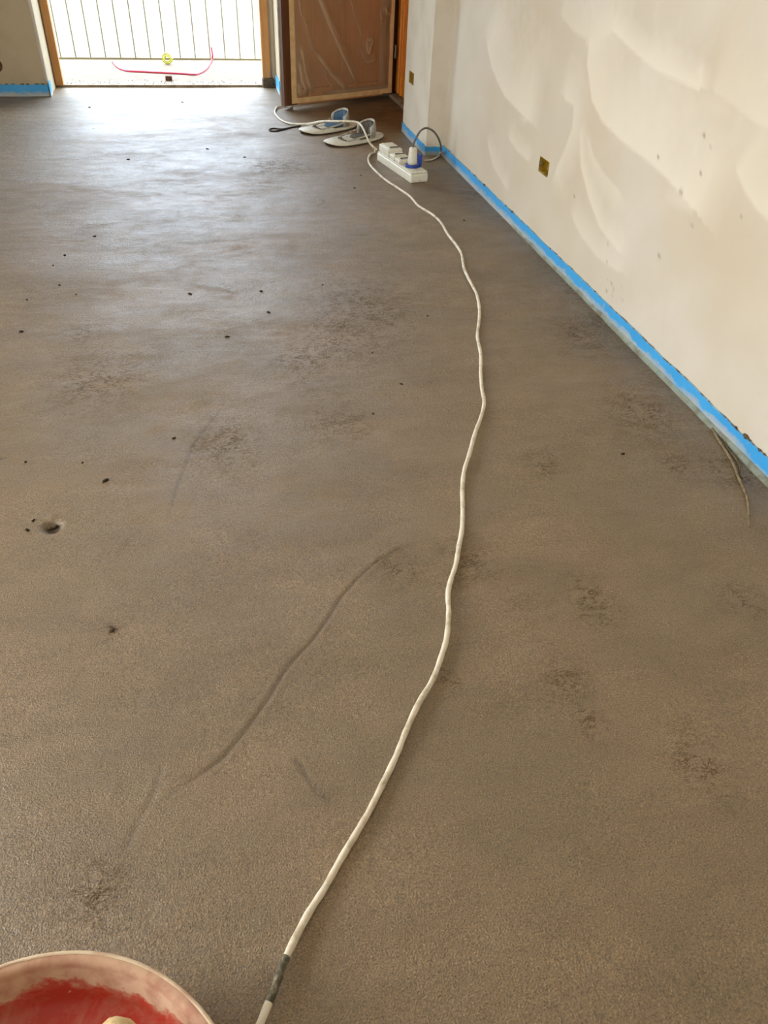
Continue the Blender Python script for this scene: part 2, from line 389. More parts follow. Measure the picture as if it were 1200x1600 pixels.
# ------------------------------------------------------------------ right wall with plaster skim strokes
bx = (3.366, 3.477, .322, .386)    # recessed socket box
ys2 = np.unique(np.concatenate([axis([(YR, 1.2, .1), (1.2, 5.0, .012)]), [bx[0], bx[1]]]))
zs2 = np.unique(np.concatenate([axis([(-.02, 1.0, .01), (1.0, ZC, .1)]), [bx[2], bx[3]]]))
def zr(x0, y0): return (700+x0*.41667, y0*.41667)
strokes = [  # (points in photo px, side kept, falloff m, amount)
    ([(150, 180), (165, 250), (185, 300), (215, 360), (255, 400), (298, 447)], 1, .22, .75),
    ([(298, 447), (303, 380), (318, 300)], 1, .06, .5),
    ([(530, 160), (524, 240), (540, 370), (580, 450), (650, 520), (740, 590), (800, 640), (860, 705), (918, 780)], 1, .20, .8),
    ([(918, 780), (935, 700), (972, 580)], 1, .10, .5),
    ([(618, 112), (700, 190), (750, 235), (800, 268), (870, 300), (942, 332)], 1, .05, .9),
    ([(942, 332), (948, 300), (958, 250)], 1, .05, .8),
    ([(618, 112), (580, 145), (530, 165)], -1, .10, .7),
    ([(530, 165), (580, 145), (618, 112), (700, 190), (800, 268), (942, 332)], -1, .10, -.55),
    ([(1000, 340), (1060, 380), (1120, 430), (1210, 485)], 1, .10, .45),
    ([(495, 500), (500, 620), (530, 740), (570, 850), (640, 940)], 1, .05, .7),
    ([(527, 520), (545, 590), (580, 650), (640, 720)], -1, .06, .45),
    ([(440, 370), (475, 392), (468, 480), (440, 560), (405, 640)], 1, .09, .65),
    ([(232, 520), (262, 565), (300, 600)], 1, .05, .55),
    ([(1085, 640), (1120, 720), (1160, 780), (1215, 830)], 1, .12, .6),
    ([(150, 540), (170, 620), (215, 700)], 1, .05, .5),
    ([(265, 190), (275, 240), (310, 290)], 1, .06, .4),
    ([(430, 60), (470, 110), (520, 140)], 1, .08, .5),
    ([(470, 820), (500, 880), (560, 960), (640, 1015)], 1, .06, .5),
]
wr, U, V = grid_mesh('wall_right', ys2, zs2, lambda U, V: np.stack([np.full(U.shape, XW)+.0012*vnoise(U, V, 4, 21), U, V], -1), [bx], M['plaster'])
tag(wr, kind='structure')
sa = np.zeros(U.shape)
for pl, sd, L, a in strokes:
    pts = [onx(*zr(*p), XW) for p in pl]; pts = [(p.y, p.z) for p in pts]
    d, s, t = polydist(U, V, pts)
    # keep side is decided towards the wall above and nearer the camera of the first segment
    keepm = (s == (-1 if sd > 0 else 1))
    d2 = d*(1+.35*vnoise(U, V, 30, 33))
    end = np.clip(np.minimum(t, 1-t)*5+1.0, 0, 1)
    val = np.where(keepm, np.clip(1-d2/(L*1.9), 0, 1), np.clip(1-d2/.012, 0, 1))*end*a*.78
    sa = np.maximum(sa, val) if a > 0 else np.where(sa > .05, sa, np.minimum(sa, val))
sa = sa + .18*vnoise(U, V*1.5, 5, 40)
setattr_f(wr.data, 'stroke', np.clip(sa, -1, 1).ravel())
sp = np.zeros(U.shape)
for (u, v, r) in [(1093, 39, .008), (1064, 300, .008), (1100, 211, .006), (1109, 230, .004), (1095, 270, .004), (1028, 246, .005), (1030, 400, .007), (1081, 352, .005), (1158, 337, .003),
                  (950, 380, .004), (968, 394, .003), (948, 410, .004), (955, 442, .005), (958, 452, .005), (948, 455, .003), (971, 449, .004), (957, 462, .004), (972, 468, .004), (950, 438, .003), (897, 307, .004)]:
    p = onx(u, v, XW); sp = np.maximum(sp, .8*np.exp(-(((U-p.y)/(r*1.1))**2+((V-p.z)/r)**2)))
setattr_f(wr.data, 'spot', sp.ravel())
def socket_box(name, X, y0, y1, z0, z1, mat, label, depth=.045):
    t = thing(name, (X+.001, (y0+y1)/2, z0), label, 'socket box')
    b = MB(); hy, hz = (y1-y0)/2, z1-z0; th = .004
    b.box(depth-th, depth, -hy, hy, 0, hz); b.box(0.002, depth, -hy, -hy+th, 0, hz); b.box(0.002, depth, hy-th, hy, 0, hz)
    b.box(0.002, depth, -hy, hy, 0, th); b.box(0.002, depth, -hy, hy, hz-th, hz)
    b.build('box_shell', mat, t, .001)
    for s in (-1, 1):
        b = MB(); b.lathe([(.0035, -.002), (.0035, .004), (.0015, .005)], 12, Matrix.Translation((.008, s*(hy-.009), hz/2)) @ Matrix.Rotation(-R90, 4, 'Y'), cap=True)
        b.build('screw_lug', M['steel'], t)
    b = MB(); b.tube(smoothpath([(depth-.004, hy*.3, hz*.35), (depth*.5, 0, hz*.5), (depth*.4, -hy*.4, hz*.3)], 5), .004, 8)
    b.build('wire_end', M['cable_dirty'], t, smooth=True)
    return t
socket_box('wall_box', XW, *bx, M['yellow_box'], 'open yellow recessed socket box in the long right wall')

# wall behind the plaster, right side outside of the room, so no light leaks
b = MB(); b.box(XW+.06, XW+.2, YR-.2, YP0, -.02, ZC); tag(b.build('wall_right_core', M['wall2']), kind='structure')
# pillar at the end of the right wall
pb = (5.389, 5.508, .321, .389)
py = np.unique(np.concatenate([axis([(YP0, YP1, .06)]), [pb[0], pb[1]]])); pz = np.unique(np.concatenate([axis([(-.02, ZC, .1)]), [pb[2], pb[3]]]))
pl_, _, _ = grid_mesh('pillar', py, pz, lambda U, V: np.stack([np.full(U.shape, XP), U, V], -1), [pb], M['wall2'], False)
bm = bmesh.new(); bm.from_mesh(pl_.data)
def quad(bm, pts):
    bm.faces.new([bm.verts.new(p) for p in pts])
quad(bm, [(XP, YP0, -.02), (XW+.05, YP0, -.02), (XW+.05, YP0, ZC), (XP, YP0, ZC)])
quad(bm, [(XP, YP1, -.02), (XP, YP1, ZC), (XD+.2, YP1, ZC), (XD+.2, YP1, -.02)])
bm.to_mesh(pl_.data); bm.free(); tag(pl_, kind='structure')
b = MB(); b.box(XP+.06, XP+.4, YP0+.01, YP1-.01, -.02, ZC); b.build('pillar_core', M['wall2'], pl_)
socket_box('wall_box', XP, *pb, M['yellow_box'], 'small open grey-green socket box in the white pillar face')

# ------------------------------------------------------------------ back wall, reveals, left wall, rear wall, ceiling
b = MB()
b.box(XL-.2, DX0, YB, YD+.12, -.02, ZC); b.box(DX1, XD+.3, YB, YD+.12, -.02, ZC)
b.box(DX0, DX1, YB, YD+.12, 2.5, ZC)
tag(b.build('wall_back', M['wall_dim'], bevel=.012, seg=3), kind='structure')
b = MB()
b.box(XL-.2, XL, YR-.2, .2, -.02, ZC); b.box(XL-.2, XL, 2.4, YB, -.02, ZC); b.box(XL-.2, XL, .2, 2.4, 1.8, ZC); b.box(XL-.2, XL, .2, 2.4, -.02, .25)
tag(b.build('wall_left', M['wall2']), kind='structure')
b = MB()
b.box(XL-.2, XW+.2, YR-.2, YR, -.02, ZC)
tag(b.build('wall_rear', M['wall2']), kind='structure')
b = MB(); b.box(XL-.3, 2.1, YR-.3, YD+.2, ZC, ZC+.15); tag(b.build('ceiling', M['ceil']), kind='structure')
# window frames in the two openings out of view
def winframe(name, axis_, a, c0, c1, z0, z1):
    b = MB()
    def bar(p0, p1, q0, q1):
        if axis_ == 'x': b.box(a-.03, a+.03, p0, p1, q0, q1)
        else: b.box(p0, p1, a-.03, a+.03, q0, q1)
    m_ = (c0+c1)/2
    bar(c0, c1, z0, z0+.06); bar(c0, c1, z1-.06, z1); bar(c0, c0+.06, z0, z1); bar(c1-.06, c1, z0, z1); bar(m_-.04, m_+.04, z0, z1)
    return tag(b.build(name, M['raw_wood']), kind='structure')
winframe('window_1', 'x', XL-.08, .2, 2.4, .25, 1.8)
# round box on the back wall, left; flat dark disc paints its shaded hollow
t = thing('round_wall_box', (-1.335, YB-.001, .165), 'round brown-rimmed box hole at the left photo edge above the blue strip', 'socket box')
Tr = Matrix.Translation((0, 0, .035)) @ Matrix.Rotation(R90, 4, 'X')
b = MB(); b.lathe([(.030, -.002), (.030, .004), (.038, .006), (.044, .003), (.046, -.002)], 32, Tr); b.build('rim', M['brick'], t, smooth=True)
b = MB(); b.lathe([(.030, .001), (.001, .0012)], 32, Tr); b.build('cavity_shade', M['debris'], t)

# balcony doorway timber frame
def jamb(x0, x1, z0):
    b = MB(); b.box(x0, x1, YD-.01, YD+.05, z0, 2.5); return b
jl = thing('doorway_frame', (DX0, YD, 0), 'raw timber subframe lining the bright balcony doorway', 'door frame')
def rel(o, mb):   # shift world coordinates into the thing's local frame
    mb.v = [tuple(Vector(v)-Vector(o.location)) for v in mb.v]; return mb
rel(jl, jamb(DX0+.005, DX0+.062, .012)).build('jamb', M['raw_wood'], jl, .004)
rel(jl, jamb(.605, .668, .066)).build('jamb', M['raw_wood'], jl, .004)
b = MB(); b.box(.60, .69, YD-.03, YD+.05, .0, .0655); tag(rel(jl, b).build('jamb_foot', M['mortar'], jl, .01), 'grey mortar-caked jamb foot')
b = MB(); b.box(DX0+.062, .605, YD-.01, YD+.05, 2.19, 2.5); rel(jl, b).build('head', M['raw_wood'], jl, .004)
b = MB(); b.box(.668, DX1+.002, YD+.02, YD+.05, 0, 2.5); rel(jl, b).build('filler_strip', M['wall2'], jl)
# plaster corner beads on both reveals
for x, s in ((DX0-.004, 1), (DX1+.004, -1)):
    b = MB(); b.tube([(x-s*.008, YB+.004, .09), (x-s*.008, YB+.004, 2.3)], .013, 10); tag(b.build('trim_1' if s == 1 else 'trim_2', M['ceil'], smooth=True), kind='structure')

# ------------------------------------------------------------------ foam perimeter strips
def strip(name, pts, h, nrm, th=.007, h_end=None, top_rough=.004):
    """foam band that follows pts (xy) on the wall; nrm is the room-side direction"""
    b = MB(); L = 0; prof = []
    P = []
    for i in range(len(pts)-1):
        a, c = Vector(pts[i]), Vector(pts[i+1]); n = max(2, int((c-a).length/.02))
        for j in range(n if i < len(pts)-2 else n+1): P.append((a+(c-a)*(j/n), Vector(nrm[i])))
    rings = []
    for i, (p, n) in enumerate(P):
        hh = h+top_rough*(mnoise.noise(Vector((p.x*14, p.y*14, 3.1)))+.5*mnoise.noise(Vector((p.x*60, p.y*60, 1))))
        wv = .0015*mnoise.noise(Vector((p.x*6, p.y*6, 7)))
        q0 = p+n*(th+wv); rings.append([(p.x, p.y, -.02), (q0.x, q0.y, -.02), (q0.x, q0.y, hh*.5), (q0.x, q0.y, hh), (p.x+n.x*.001, p.y+n.y*.001, hh)])
    n = 5; vs = [v for r in rings for v in r]; fs = []; mi = []
    for i in range(len(rings)-1):
        for j in range(4):
            a = i*n+j; fs.append((a, a+1, a+1+n, a+n)); mi.append(1 if j == 3 else 0)
    b.v = vs; b.f = fs; b.mi = mi
    b.f += [tuple(range(5)), tuple(range(len(rings)*5-5, len(rings)*5))]; b.mi += [0, 0]
    o = b.build(name, [M['foam'], M['foam_top']]); tag(o, kind='structure'); return o
br = strip('baseboard_right', [(XW, YR+.02), (XW, YP0-.008)], .063, [(-1, 0)])
strip('baseboard_pillar', [(XP, YP0-.007), (XP, YP1)], .056, [(-1, 0)])
strip('baseboard_pillar_front', [(XP-.002, YP0), (XW-.008, YP0)], .05, [(0, -1)])
strip('baseboard_left', [(-2.9, YB), (DX0-.01, YB)], .078, [(0, -1)], top_rough=.008)
b_ = strip('baseboard_reveal_left', [(DX0, YB-.03), (DX0, YB+.06)], .095, [(1, 0)], top_rough=.008)
strip('baseboard_reveal_right', [(DX1, YB-.005), (DX1, YD-.04)], .10, [(-1, 0)])
strip('baseboard_back', [(DX1, YB), (XD-.01, YB)], .07, [(0, -1)])
# foil skirt that lies out from the foot of the near strip
pts = []; b = MB(); rings = []
for i in range(140):
    y = .9+i*.02; wd = .002+.009*max(0, min(1, (2.9-y)/1.4))+.003*mnoise.noise(Vector((y*9, 0, 0)))
    z = .004+.002*mnoise.noise(Vector((y*14, 5, 0)))
    rings.append([Vector((XW-.0075, y, .013+z)), Vector((XW-.009-wd*.5, y, .009+z)), Vector((XW-.009-wd, y, .002+z*.4)), Vector((XW-.008-wd, y, -.004))])
b.loft(rings, False, False); tag(b.build('foil_skirt', M['skirt'], br, smooth=True), 'grey-green foil flap along the foot of the blue strip')
# mortar lumps sitting on the top edge of the strips
def blob(r, seed, sq=(1, 1, .7), sub=2):
    bm = bmesh.new(); bmesh.ops.create_icosphere(bm, subdivisions=sub, radius=r)
    for v in bm.verts:
        f = 1+.55*mnoise.noise(v.co/r*1.3+Vector((seed*3.7, seed, 0)))+.25*mnoise.noise(v.co/r*3.1+Vector((seed, 9, 0)))
        v.co = Vector((v.co.x*sq[0]*f, v.co.y*sq[1]*f, v.co.z*sq[2]*f))
    me = bpy.data.meshes.new('lump'); bm.to_mesh(me); bm.free()
    for p in me.polygons: p.use_smooth = True
    return me
lm = [(1062, 578, .006), (1166, 682, .010), (1188, 703, .006), (1172, 688, .005), (930, 455, .005), (1020, 543, .003), (800, 335, .008), (790, 326, .006), (742, 276, .007), (757, 290, .009), (990, 512, .003), (1150, 668, .004), (1110, 622, .003), (1048, 570, .003), (1195, 708, .005), (860, 390, .004)]
for i, (u, v, r) in enumerate(lm):
    p = onx(u, v, XW-.003); me = blob(r, i, (.45, 1.5, .7)); me.materials.append(M['mortar'])
    o = bpy.data.objects.new('mortar_lump', me); C.objects.link(o); o.location = (XW-.004, p.y, .063); o.parent = br
for i in range(10):
    me = blob(.006+.004*rnd.random(), 50+i, (2.0, .45, .6)); me.materials.append(M['mortar'])
    o = bpy.data.objects.new('mortar_lump', me); C.objects.link(o); o.location = (-1.5+.05*i+.02*rnd.random(), YB-.003, .079); o.parent = bpy.data.objects['baseboard_left']

# ------------------------------------------------------------------ balcony
b = MB(); b.box(-2.2, 2.2, YD+.0, 8.55, -.15, .006)
bal = b.build('balcony_floor', M['bal_floor']); tag(bal, kind='structure')
b = MB(); b.box(DX0+.005, DX1-.005, YD-.005, YD+.16, -.01, .017); sill = tag(b.build('threshold', M['stone'], bevel=.004), kind='structure')
b = MB(); b.box(-2.6, 2.6, YD+.12, 7.95, 2.9, 3.05); tag(b.build('balcony_sky_blocker', M['ceil']), kind='structure')  # unseen slab over the balcony, added and sized to hold back sky light
# crumbs along the sill
b = MB()
for i in range(170):
    y = YD+.02+abs(rnd.gauss(0, .09)); x = rnd.uniform(DX0+.08, .585); r = rnd.uniform(.002, .008); z = .017 if y < YD+.16 else .006
    vs = [Vector((x+r*math.cos(a)*rnd.uniform(.6, 1.3), y+r*math.sin(a)*rnd.uniform(.6, 1.3), z)) for a in (0, 1.25, 2.5, 3.8, 5)]
    t_ = Vector((x, y, z+r*.8)); b.add(vs+[t_], [(j, (j+1) % 5, 5) for j in range(5)])
tag(b.build('mortar_crumbs', M['mortar']), 'scattered grey mortar crumbs along the pale doorway sill', 'debris', kind='stuff')
def put(name, mb, mat, loc, label, cat, bevel=0, smooth=False, group=None, rz=0):
    o = mb.build(name, mat, None, bevel, smooth); o.location = loc; o.rotation_euler = (0, 0, rz); return tag(o, label, cat, group)
p = fl(264, 126, .017); b = MB(); b.box(-.026, .026, -.018, .018, 0, .035)
put('brick_piece', b, M['brick'], (p.x, p.y, .017), 'small dark brown brick piece on the doorway sill', 'brick', .004, rz=.1)
# railing
YRL = 8.3
rg = thing('balcony_railing', (0, YRL, .006), 'thin metal balcony railing with vertical bars beyond the doorway', 'railing')
b = MB(); b.box(-2.2, 2.2, -.012, .012, .0, .014); b.build('bottom_rail', M['rail'], rg)
b = MB(); b.box(-2.2, 2.2, -.02, .02, .98, 1.01); b.build('top_rail', M['rail'], rg, .004)
bmm = MB(); bmm.box(-.005, .005, -.005, .005, 0.014, .98)
first = None
for px in [-3*23.2+142+i*23.3 for i in range(21)]:
    q = ony(px, 91, YRL)
    if first is None: o = bmm.build('baluster', M['rail'], rg); first = o
    else: o = first.copy(); C.objects.link(o); o.parent = rg
    o.location = (q.x, 0, 0)
# red hose on the balcony
hp = [fl(u, v, .012) for u, v in ((176, 96), (184, 105), (199, 110.5), (230, 112.5), (262, 114), (290, 115.5), (307, 116), (322, 108))]
e = fl(322, 108, .012)
hp += [ony(330, 96, 8.18), ony(332, 86, 8.22), ony(330, 74, 8.25)]
b = MB(); b.tube(smoothpath(hp, 8), .008, 8)
put('red_hose', b, M['red_hose'], (0, 0, 0), 'thin pinkish red hose curving across the balcony floor', 'hose', smooth=True)
p = fl(262, 101, .006); b = MB()
b.tube([Vector(((.018+.0022*a)*math.cos(a), .004*a/3, .048+(.018+.0022*a)*math.sin(a))) for a in np.linspace(0, 4*math.pi, 70)], .006, 8)
put('cord_coil', b, M['yellow_green'], (p.x, p.y, .006), 'small coiled yellow-green cord by the foot of the railing', 'cord', smooth=True)
# bright street far below and beyond
b = MB(); b.box(-60, 60, 9.5, 120, -4.2, -4.0); tag(b.build('street', M['street']), kind='structure')

b = MB()
b.box(-30, 30, 28, 40, -4, 1.5); b.box(-30, 30, 27.9, 40, 1.5, 1.8); b.box(-30, 30, 28, 40, 1.8, 5.2)  # unseen block across the street, added to dim the sky mirrored in the floor
tag(b.build('reflection_blocker', M['street']), 'unseen house-shaped block added to dim the floor reflection', 'light blocker')
# ------------------------------------------------------------------ second glazed door: frame in the right wall, open leaf
b = MB(); b.box(XD+.12, XD+.3, YP1, YB, -.02, ZC); b.box(XD, XD+.12, YP1, YB, 2.3, ZC); tag(b.build('wall_right_far', M['wall2']), kind='structure')
fr = thing('door_frame', (XD, YB, 0), 'orange varnished door frame between the open leaf and the pillar', 'door frame')
def lb(x0, x1, y0, y1, z0, z1, name, mat, bev=.003):
    b = MB(); b.box(x0-XD, x1-XD, y0-YB, y1-YB, z0, z1); return b.build(name, mat, fr, bev)
lb(XD-.01, XD+.10, YB-.045, YB-.002, .03, 2.3, 'jamb', M['red_wood'])
for (a0, a1, dx) in ((.045, .14, .022), (.14, .20, .036), (.20, .235, .018), (.235, .34, .03)):
    lb(XD+dx, XD+.10, YB-a1+.002, YB-a0-.002, .035, 2.3, 'frame_board', M['orange_wood'], .006)
tag(lb(XD+.055, XD+.09, YP1, YB-.35, .12, 2.3, 'panel', M['orange_wood'], .002), 'closed orange leaf panel')
tag(lb(XD+.03, XD+.10, YP1, YB-.345, .03, .12, 'bottom_rail', M['red_wood'], .006), 'dark red bottom rail')
tag(lb(XD-.02, XD+.10, YP1, YB-.01, -.01, .028, 'threshold', M['stone'], .004), 'pale stone threshold')
# open leaf
hx, hy = 1.585, 6.655; ex, ey = .69, 6.245
ang = math.atan2(ey-hy, ex-hx); LW = math.hypot(ex-hx, ey-hy); ZL0, ZL1 = .032, 2.2
leaf = thing('door_leaf', (hx, hy, 0), 'open brown wooden door leaf masked with film and tape', 'door', rz=ang)
# local: x from hinge (0) to free end (LW); +y faces the camera side
TH = .055; CS = 1  # camera side sign
def lf(x0, x1, y0, y1, z0, z1, name, mat, bev=.003):
    b = MB(); b.box(x0, x1, y0, y1, z0, z1); return b.build(name, mat, leaf, bev)
lf(LW-.10, LW, -TH, 0, ZL0, ZL1, 'stile', M['dark_wood'], .005)
lf(0, .10, -TH, 0, ZL0, ZL1, 'stile', M['dark_wood'], .005)
lf(.10, LW-.10, -TH, 0, ZL0, ZL0+.10, 'bottom_rail', M['panel_wood'])
lf(.10, LW-.10, -TH, 0, ZL1-.1, ZL1, 'top_rail', M['dark_wood'])
lf(.10, LW*.45, -.04, -.018, ZL0+.10, ZL1-.1, 'panel', M['panel_wood'])
tag(lf(LW*.45, LW*.48, -.045, -.012, ZL0+.10, ZL1-.1, 'muntin', M['panel_wood']), None)
lf(LW*.48, LW-.10, -.04, -.018, ZL0+.10, ZL1-.1, 'panel', M['panel_wood'])
tag(lf(LW, LW+.006, -TH+.006, -.006, ZL0-.005, ZL1, 'edge', M['dark_wood'], .002), None)
tag(lf(LW-.004, LW+.008, -TH-.004, -TH+.012, ZL0-.005, ZL1, 'edge_strip', M['stone'], .001), 'pale edge strip')
# masking tape around the leaf
tz = ZL0+.012
TS = LW-.05
def tapem(x0, x1, z0, z1, y=.0005, slant=0):
    b = MB(); n = 24; rings = []
    for i in range(n+1):
        t = i/n; j = .0015*mnoise.noise(Vector((t*9+x0*7, z0, 2)))
        if x1-x0 > z1-z0:
            x = x0+(x1-x0)*t; rings.append([Vector((x, y, z0+j)), Vector((x, y+.0012, z0+j)), Vector((x, y+.0012, z1-j)), Vector((x, y, z1-j))])
        else:
            z = z0+(z1-z0)*t; rings.append([Vector((x0+j, y, z)), Vector((x0+j, y+.0012, z)), Vector((x1-j, y+.0012, z)), Vector((x1-j, y, z))])
    b.loft(rings); return b.build('masking_tape', M['tape'], leaf)
tapem(TS-.045, TS, tz, ZL1-.02, .0032); tapem(.015, .06, tz, ZL1-.02, .0032); tapem(.015, TS, tz, tz+.034, .0052); tapem(.015, TS, ZL1-.06, ZL1-.02, .0052)
# film with creases
fx = np.linspace(.02, TS-.01, 220); fz = np.linspace(tz+.01, ZL1-.03, 400)
cre = [(.76, .80, .33, .08, .9), (.70, .74, .50, .40, .5), (.75, .38, .43, .07, .8), (.86, .44, .76, .08, .8), (.88, .34, .80, .07, .8), (.88, .18, .85, .08, .6), (.68, .28, .57, .10, .4), (.60, .80, .49, .62, .5),
       (.82, .60, .74, .34, .4), (.87, .72, .80, .50, .4), (.28, .42, .25, .31, .7), (.25, .31, .21, .42, .7), (.28, .42, .20, .42, .5), (.30, .275, .17, .285, .6), (.12, .62, .05, .56, .8), (.16, .60, .12, .53, .6), (.14, .76, .06, .70, .6), (.46, .80, .30, .40, .35), (.36, .40, .20, .20, .3), (.62, .5, .40, .32, .35), (.12, .4, .08, .12, .3),
       (.80, 1.6, .4, .9, .7), (.5, 1.9, .3, 1.2, .6), (.7, 1.3, .2, 1.0, .5)]
def filmy(U, V):
    Yv = .010+.006*vnoise(U, V, 6, 61)+.004*vnoise(U+V*.4, V, 16, 62)
    for (x0, z0, x1, z1, am) in cre:
        d, s, t = polydist(U, V, [(x0, z0), ((x0+x1)/2+.012, (z0+z1)/2-.01), (x1, z1)]); f = np.clip(np.minimum(t, 1-t)*5, 0, 1)
        Yv = Yv+f*am*.016*np.exp(-np.where(s > 0, d/.010, d/.032))
    edge_ = np.minimum(np.minimum(U-.02, TS-.01-U), np.minimum(V-tz-.01, ZL1-.03-V)); Yv = .003+(Yv-.003)*np.clip((edge_-.02)/.05, 0, 1)
    return Yv
film, U, V = grid_mesh('dust_film', fx, fz, lambda U, V: np.stack([U, filmy(U, V), V], -1), mat=M['film'])
film.parent = leaf; tag(film, 'creased translucent plastic film')
cr = np.zeros(U.shape)
for (x0, z0, x1, z1, am) in cre:
    d, s, t = polydist(U, V, [(x0, z0), ((x0+x1)/2+.012, (z0+z1)/2-.01), (x1, z1)]); f = np.clip(np.minimum(t, 1-t)*5, 0, 1)
    cr = np.maximum(cr, f*am*np.exp(-np.where(s > 0, d/.006, d/.020)))
cr = np.maximum(cr, .55*np.clip((.115-V)/.02, 0, 1)*np.clip((.72-U)/.2, 0, 1)); cr = np.maximum(cr, .30*np.clip((.16-U)/.01, 0, 1))
cr = np.clip(cr+.16*vnoise(U*2, V, 6, 71)+.08, 0, 1)
setattr_f(film.data, 'crease', cr.ravel())
# hinges
for z in (.28, 1.9):
    b = MB(); b.tube([(-.008, .006, z), (-.008, .006, z+.09)], .007, 10); b.build('hinge', M['steel'], leaf, smooth=True)
# pale wedge under the free end
p = fl(449, 171); b = MB(); b.add([(-.03, -.015, 0), (.03, -.015, 0), (.03, .015, 0), (-.03, .015, 0), (-.03, -.015, .006), (.03, -.015, .022), (.03, .015, .022), (-.03, .015, .006)],
    [(0, 3, 2, 1), (4, 5, 6, 7), (0, 1, 5, 4), (2, 3, 7, 6), (0, 4, 7, 3), (1, 2, 6, 5)])
put('wedge', b, M['stone'], (p.x+.01, p.y-.01, zf(p.x, p.y)), 'small whitish wedge under the free end of the open leaf', 'wedge', .002, rz=.5)

# ------------------------------------------------------------------ cables
def on_floor(path, r, lift=0):
    out = []
    for p in path: out.append(Vector((p.x, p.y, zf(p.x, p.y)+r*.92+lift)))
    return out
main_px = [(587, 238), (578, 243), (575.5, 252), (580, 261), (591, 272), (604, 283), (622, 294), (640, 306), (654, 321), (674, 334), (689, 348), (700, 367), (713, 384), (721, 398), (725, 420), (734, 440), (744, 459), (749, 480), (748.7, 500), (746, 525), (751, 554), (751, 583),
           (753, 608), (756.5, 629), (751, 654), (742, 679), (733, 712), (725, 737), (722.5, 767), (723, 792), (722, 825), (717, 854), (712, 883), (704, 908), (700, 929), (701, 958), (698, 996), (690, 1025), (675, 1065), (654, 1100),
           (633, 1146), (619, 1181), (598, 1225), (577, 1267), (558, 1300), (533, 1342), (508, 1387), (479, 1433), (448, 1496), (431, 1542), (410, 1594), (395, 1630), (372, 1690)]
RC = .0062
path = smoothpath([fl(u, v, RC) for u, v in main_px], 10)
path = on_floor(path, RC)
for i, p in enumerate(path): p.z += .0045*max(0, math.sin(i*.055)+.35*math.sin(i*.13))
path[0].z = .03; path[1].z = .028
cut = min(range(len(path)), key=lambda i: (path[i]-fl(449, 1494, RC)).length)
t = thing('extension_cable', (path[cut].x, path[cut].y, 0), 'long white extension cable snaking across the screed towards the camera', 'cable')
def tubepart(pts, name, mat, r, lab=None):
    b = MB(); b.tube(pts, r, 12); o = rel(t, b).build(name, mat, t, smooth=True)
    if lab: o['label'] = lab
rr_ = lambda i: RC*(1+.05*math.sin(i*.9)+.04*math.sin(i*.23))
tubepart(path[:cut+1], 'sheath', M['cable'], rr_); cut2 = min(range(len(path)), key=lambda i: (path[i]-fl(421, 1568, RC)).length)
tubepart(path[cut:cut2+1], 'muddy_sheath', M['cable_dirty'], lambda i: RC*(1.02+.08*math.sin(i*1.1)), 'grey mortar-smeared stretch of cable')
tubepart(path[cut2:], 'sheath', M['cable'], rr_)
# supply lead from the strip over the knee boards to behind the leaf
sp_px = [((589, 234), .035), ((583, 229), .05), ((577, 222), .07), ((572, 211), .10), ((567, 200), .125), ((561, 192.5), .135), ((553, 190), .135), ((540, 189.5), .13), ((520, 189.5), .115), ((500, 190), .075), ((485, 193), .04), ((465, 194), .018), ((449, 192), .007), ((437, 186), .007), ((430, 177), .007), ((431, 170), .007), ((436, 166.5), .007)]
pts = [fl(u, v, z) for (u, v), z in sp_px]
last = pts[-1]; pts += [last+Vector((.12, .06, 0)), last+Vector((.35, .18, 0))]
b = MB(); b.tube(smoothpath(pts, 8), .0062, 10)
put('supply_cable', b, M['cable'], (0, 0, 0), 'white cable arching over the knee boards from the power strip', 'cable', smooth=True)
# buried cable by the blue strip
bc = smoothpath([fl(u, v, 0) for u, v in ((1112, 672), (1122, 690), (1133, 707), (1145, 728), (1153, 748), (1162, 768), (1168, 785), (1170, 805), (1171, 825))], 8)
bc = [Vector((p.x, p.y, zf(p.x, p.y)+.004-.008*max(0, (i/len(bc)-.7))/.3)) for i, p in enumerate(bc)]
b = MB(); b.tube(bc, lambda i: .0042*(1+.12*math.sin(i*1.7)), 10)
put('buried_cable', b, M['mud'], (0, 0, 0), 'mortar-coated cable half buried beside the blue strip', 'cable', smooth=True)
bc2 = [p+Vector((.016+.004*math.sin(i*.4), .004, -.002)) for i, p in enumerate(bc[4:34])]
b = MB(); b.tube(bc2, .003, 8)
put('buried_cord', b, M['mud'], (0, 0, 0), 'thinner muddy cord between the buried cable and the blue strip', 'cord', smooth=True)

# ------------------------------------------------------------------ power strip
A = Vector((1.087, 4.909, 0)); B = Vector((1.180, 4.426, 0)); d = (B-A); L = d.length; sang = math.atan2(d.y, d.x)
zs = zf(1.19, 4.66)-.001
ps = thing('power_strip', (A.x, A.y, zs), 'white multi-socket power strip with raised lids on the screed', 'power strip', rz=sang)
# local x along the strip (away end 0 -> near end L), +y to the right-hand wall
W_ = .112
b = MB(); b.box(0, L, 0, W_, 0, .047); tag(b.build('base', M['white_plastic'], ps, .008, seg=3), None)
b = MB(); b.box(.004, L-.004, .004, W_-.004, .047, .056); b.build('cover', M['white_plastic'], ps, .004)
b = MB(); b.box(L-.135, L-.005, .006, W_-.006, .056, .060); b.build('end_plate', M['white_plastic'], ps, .003)
def module(x0, x1, h, name):
    b = MB(); b.box(x0, x1, .010, W_-.010, .056, h); o = b.build(name, M['white_plastic'], ps, .006, seg=3)
    b = MB(); b.box(x0+.014, x1-.010, .02, W_-.020, h, h+.005); l = b.build('lid', M['white_plastic'], o, .003)
    b = MB(); b.box(x1-.022, x1-.014, .026, W_-.026, h+.0052, h+.009); tag(b.build('lid_slot', M['black'], o, .001), 'dark slot')
    return o
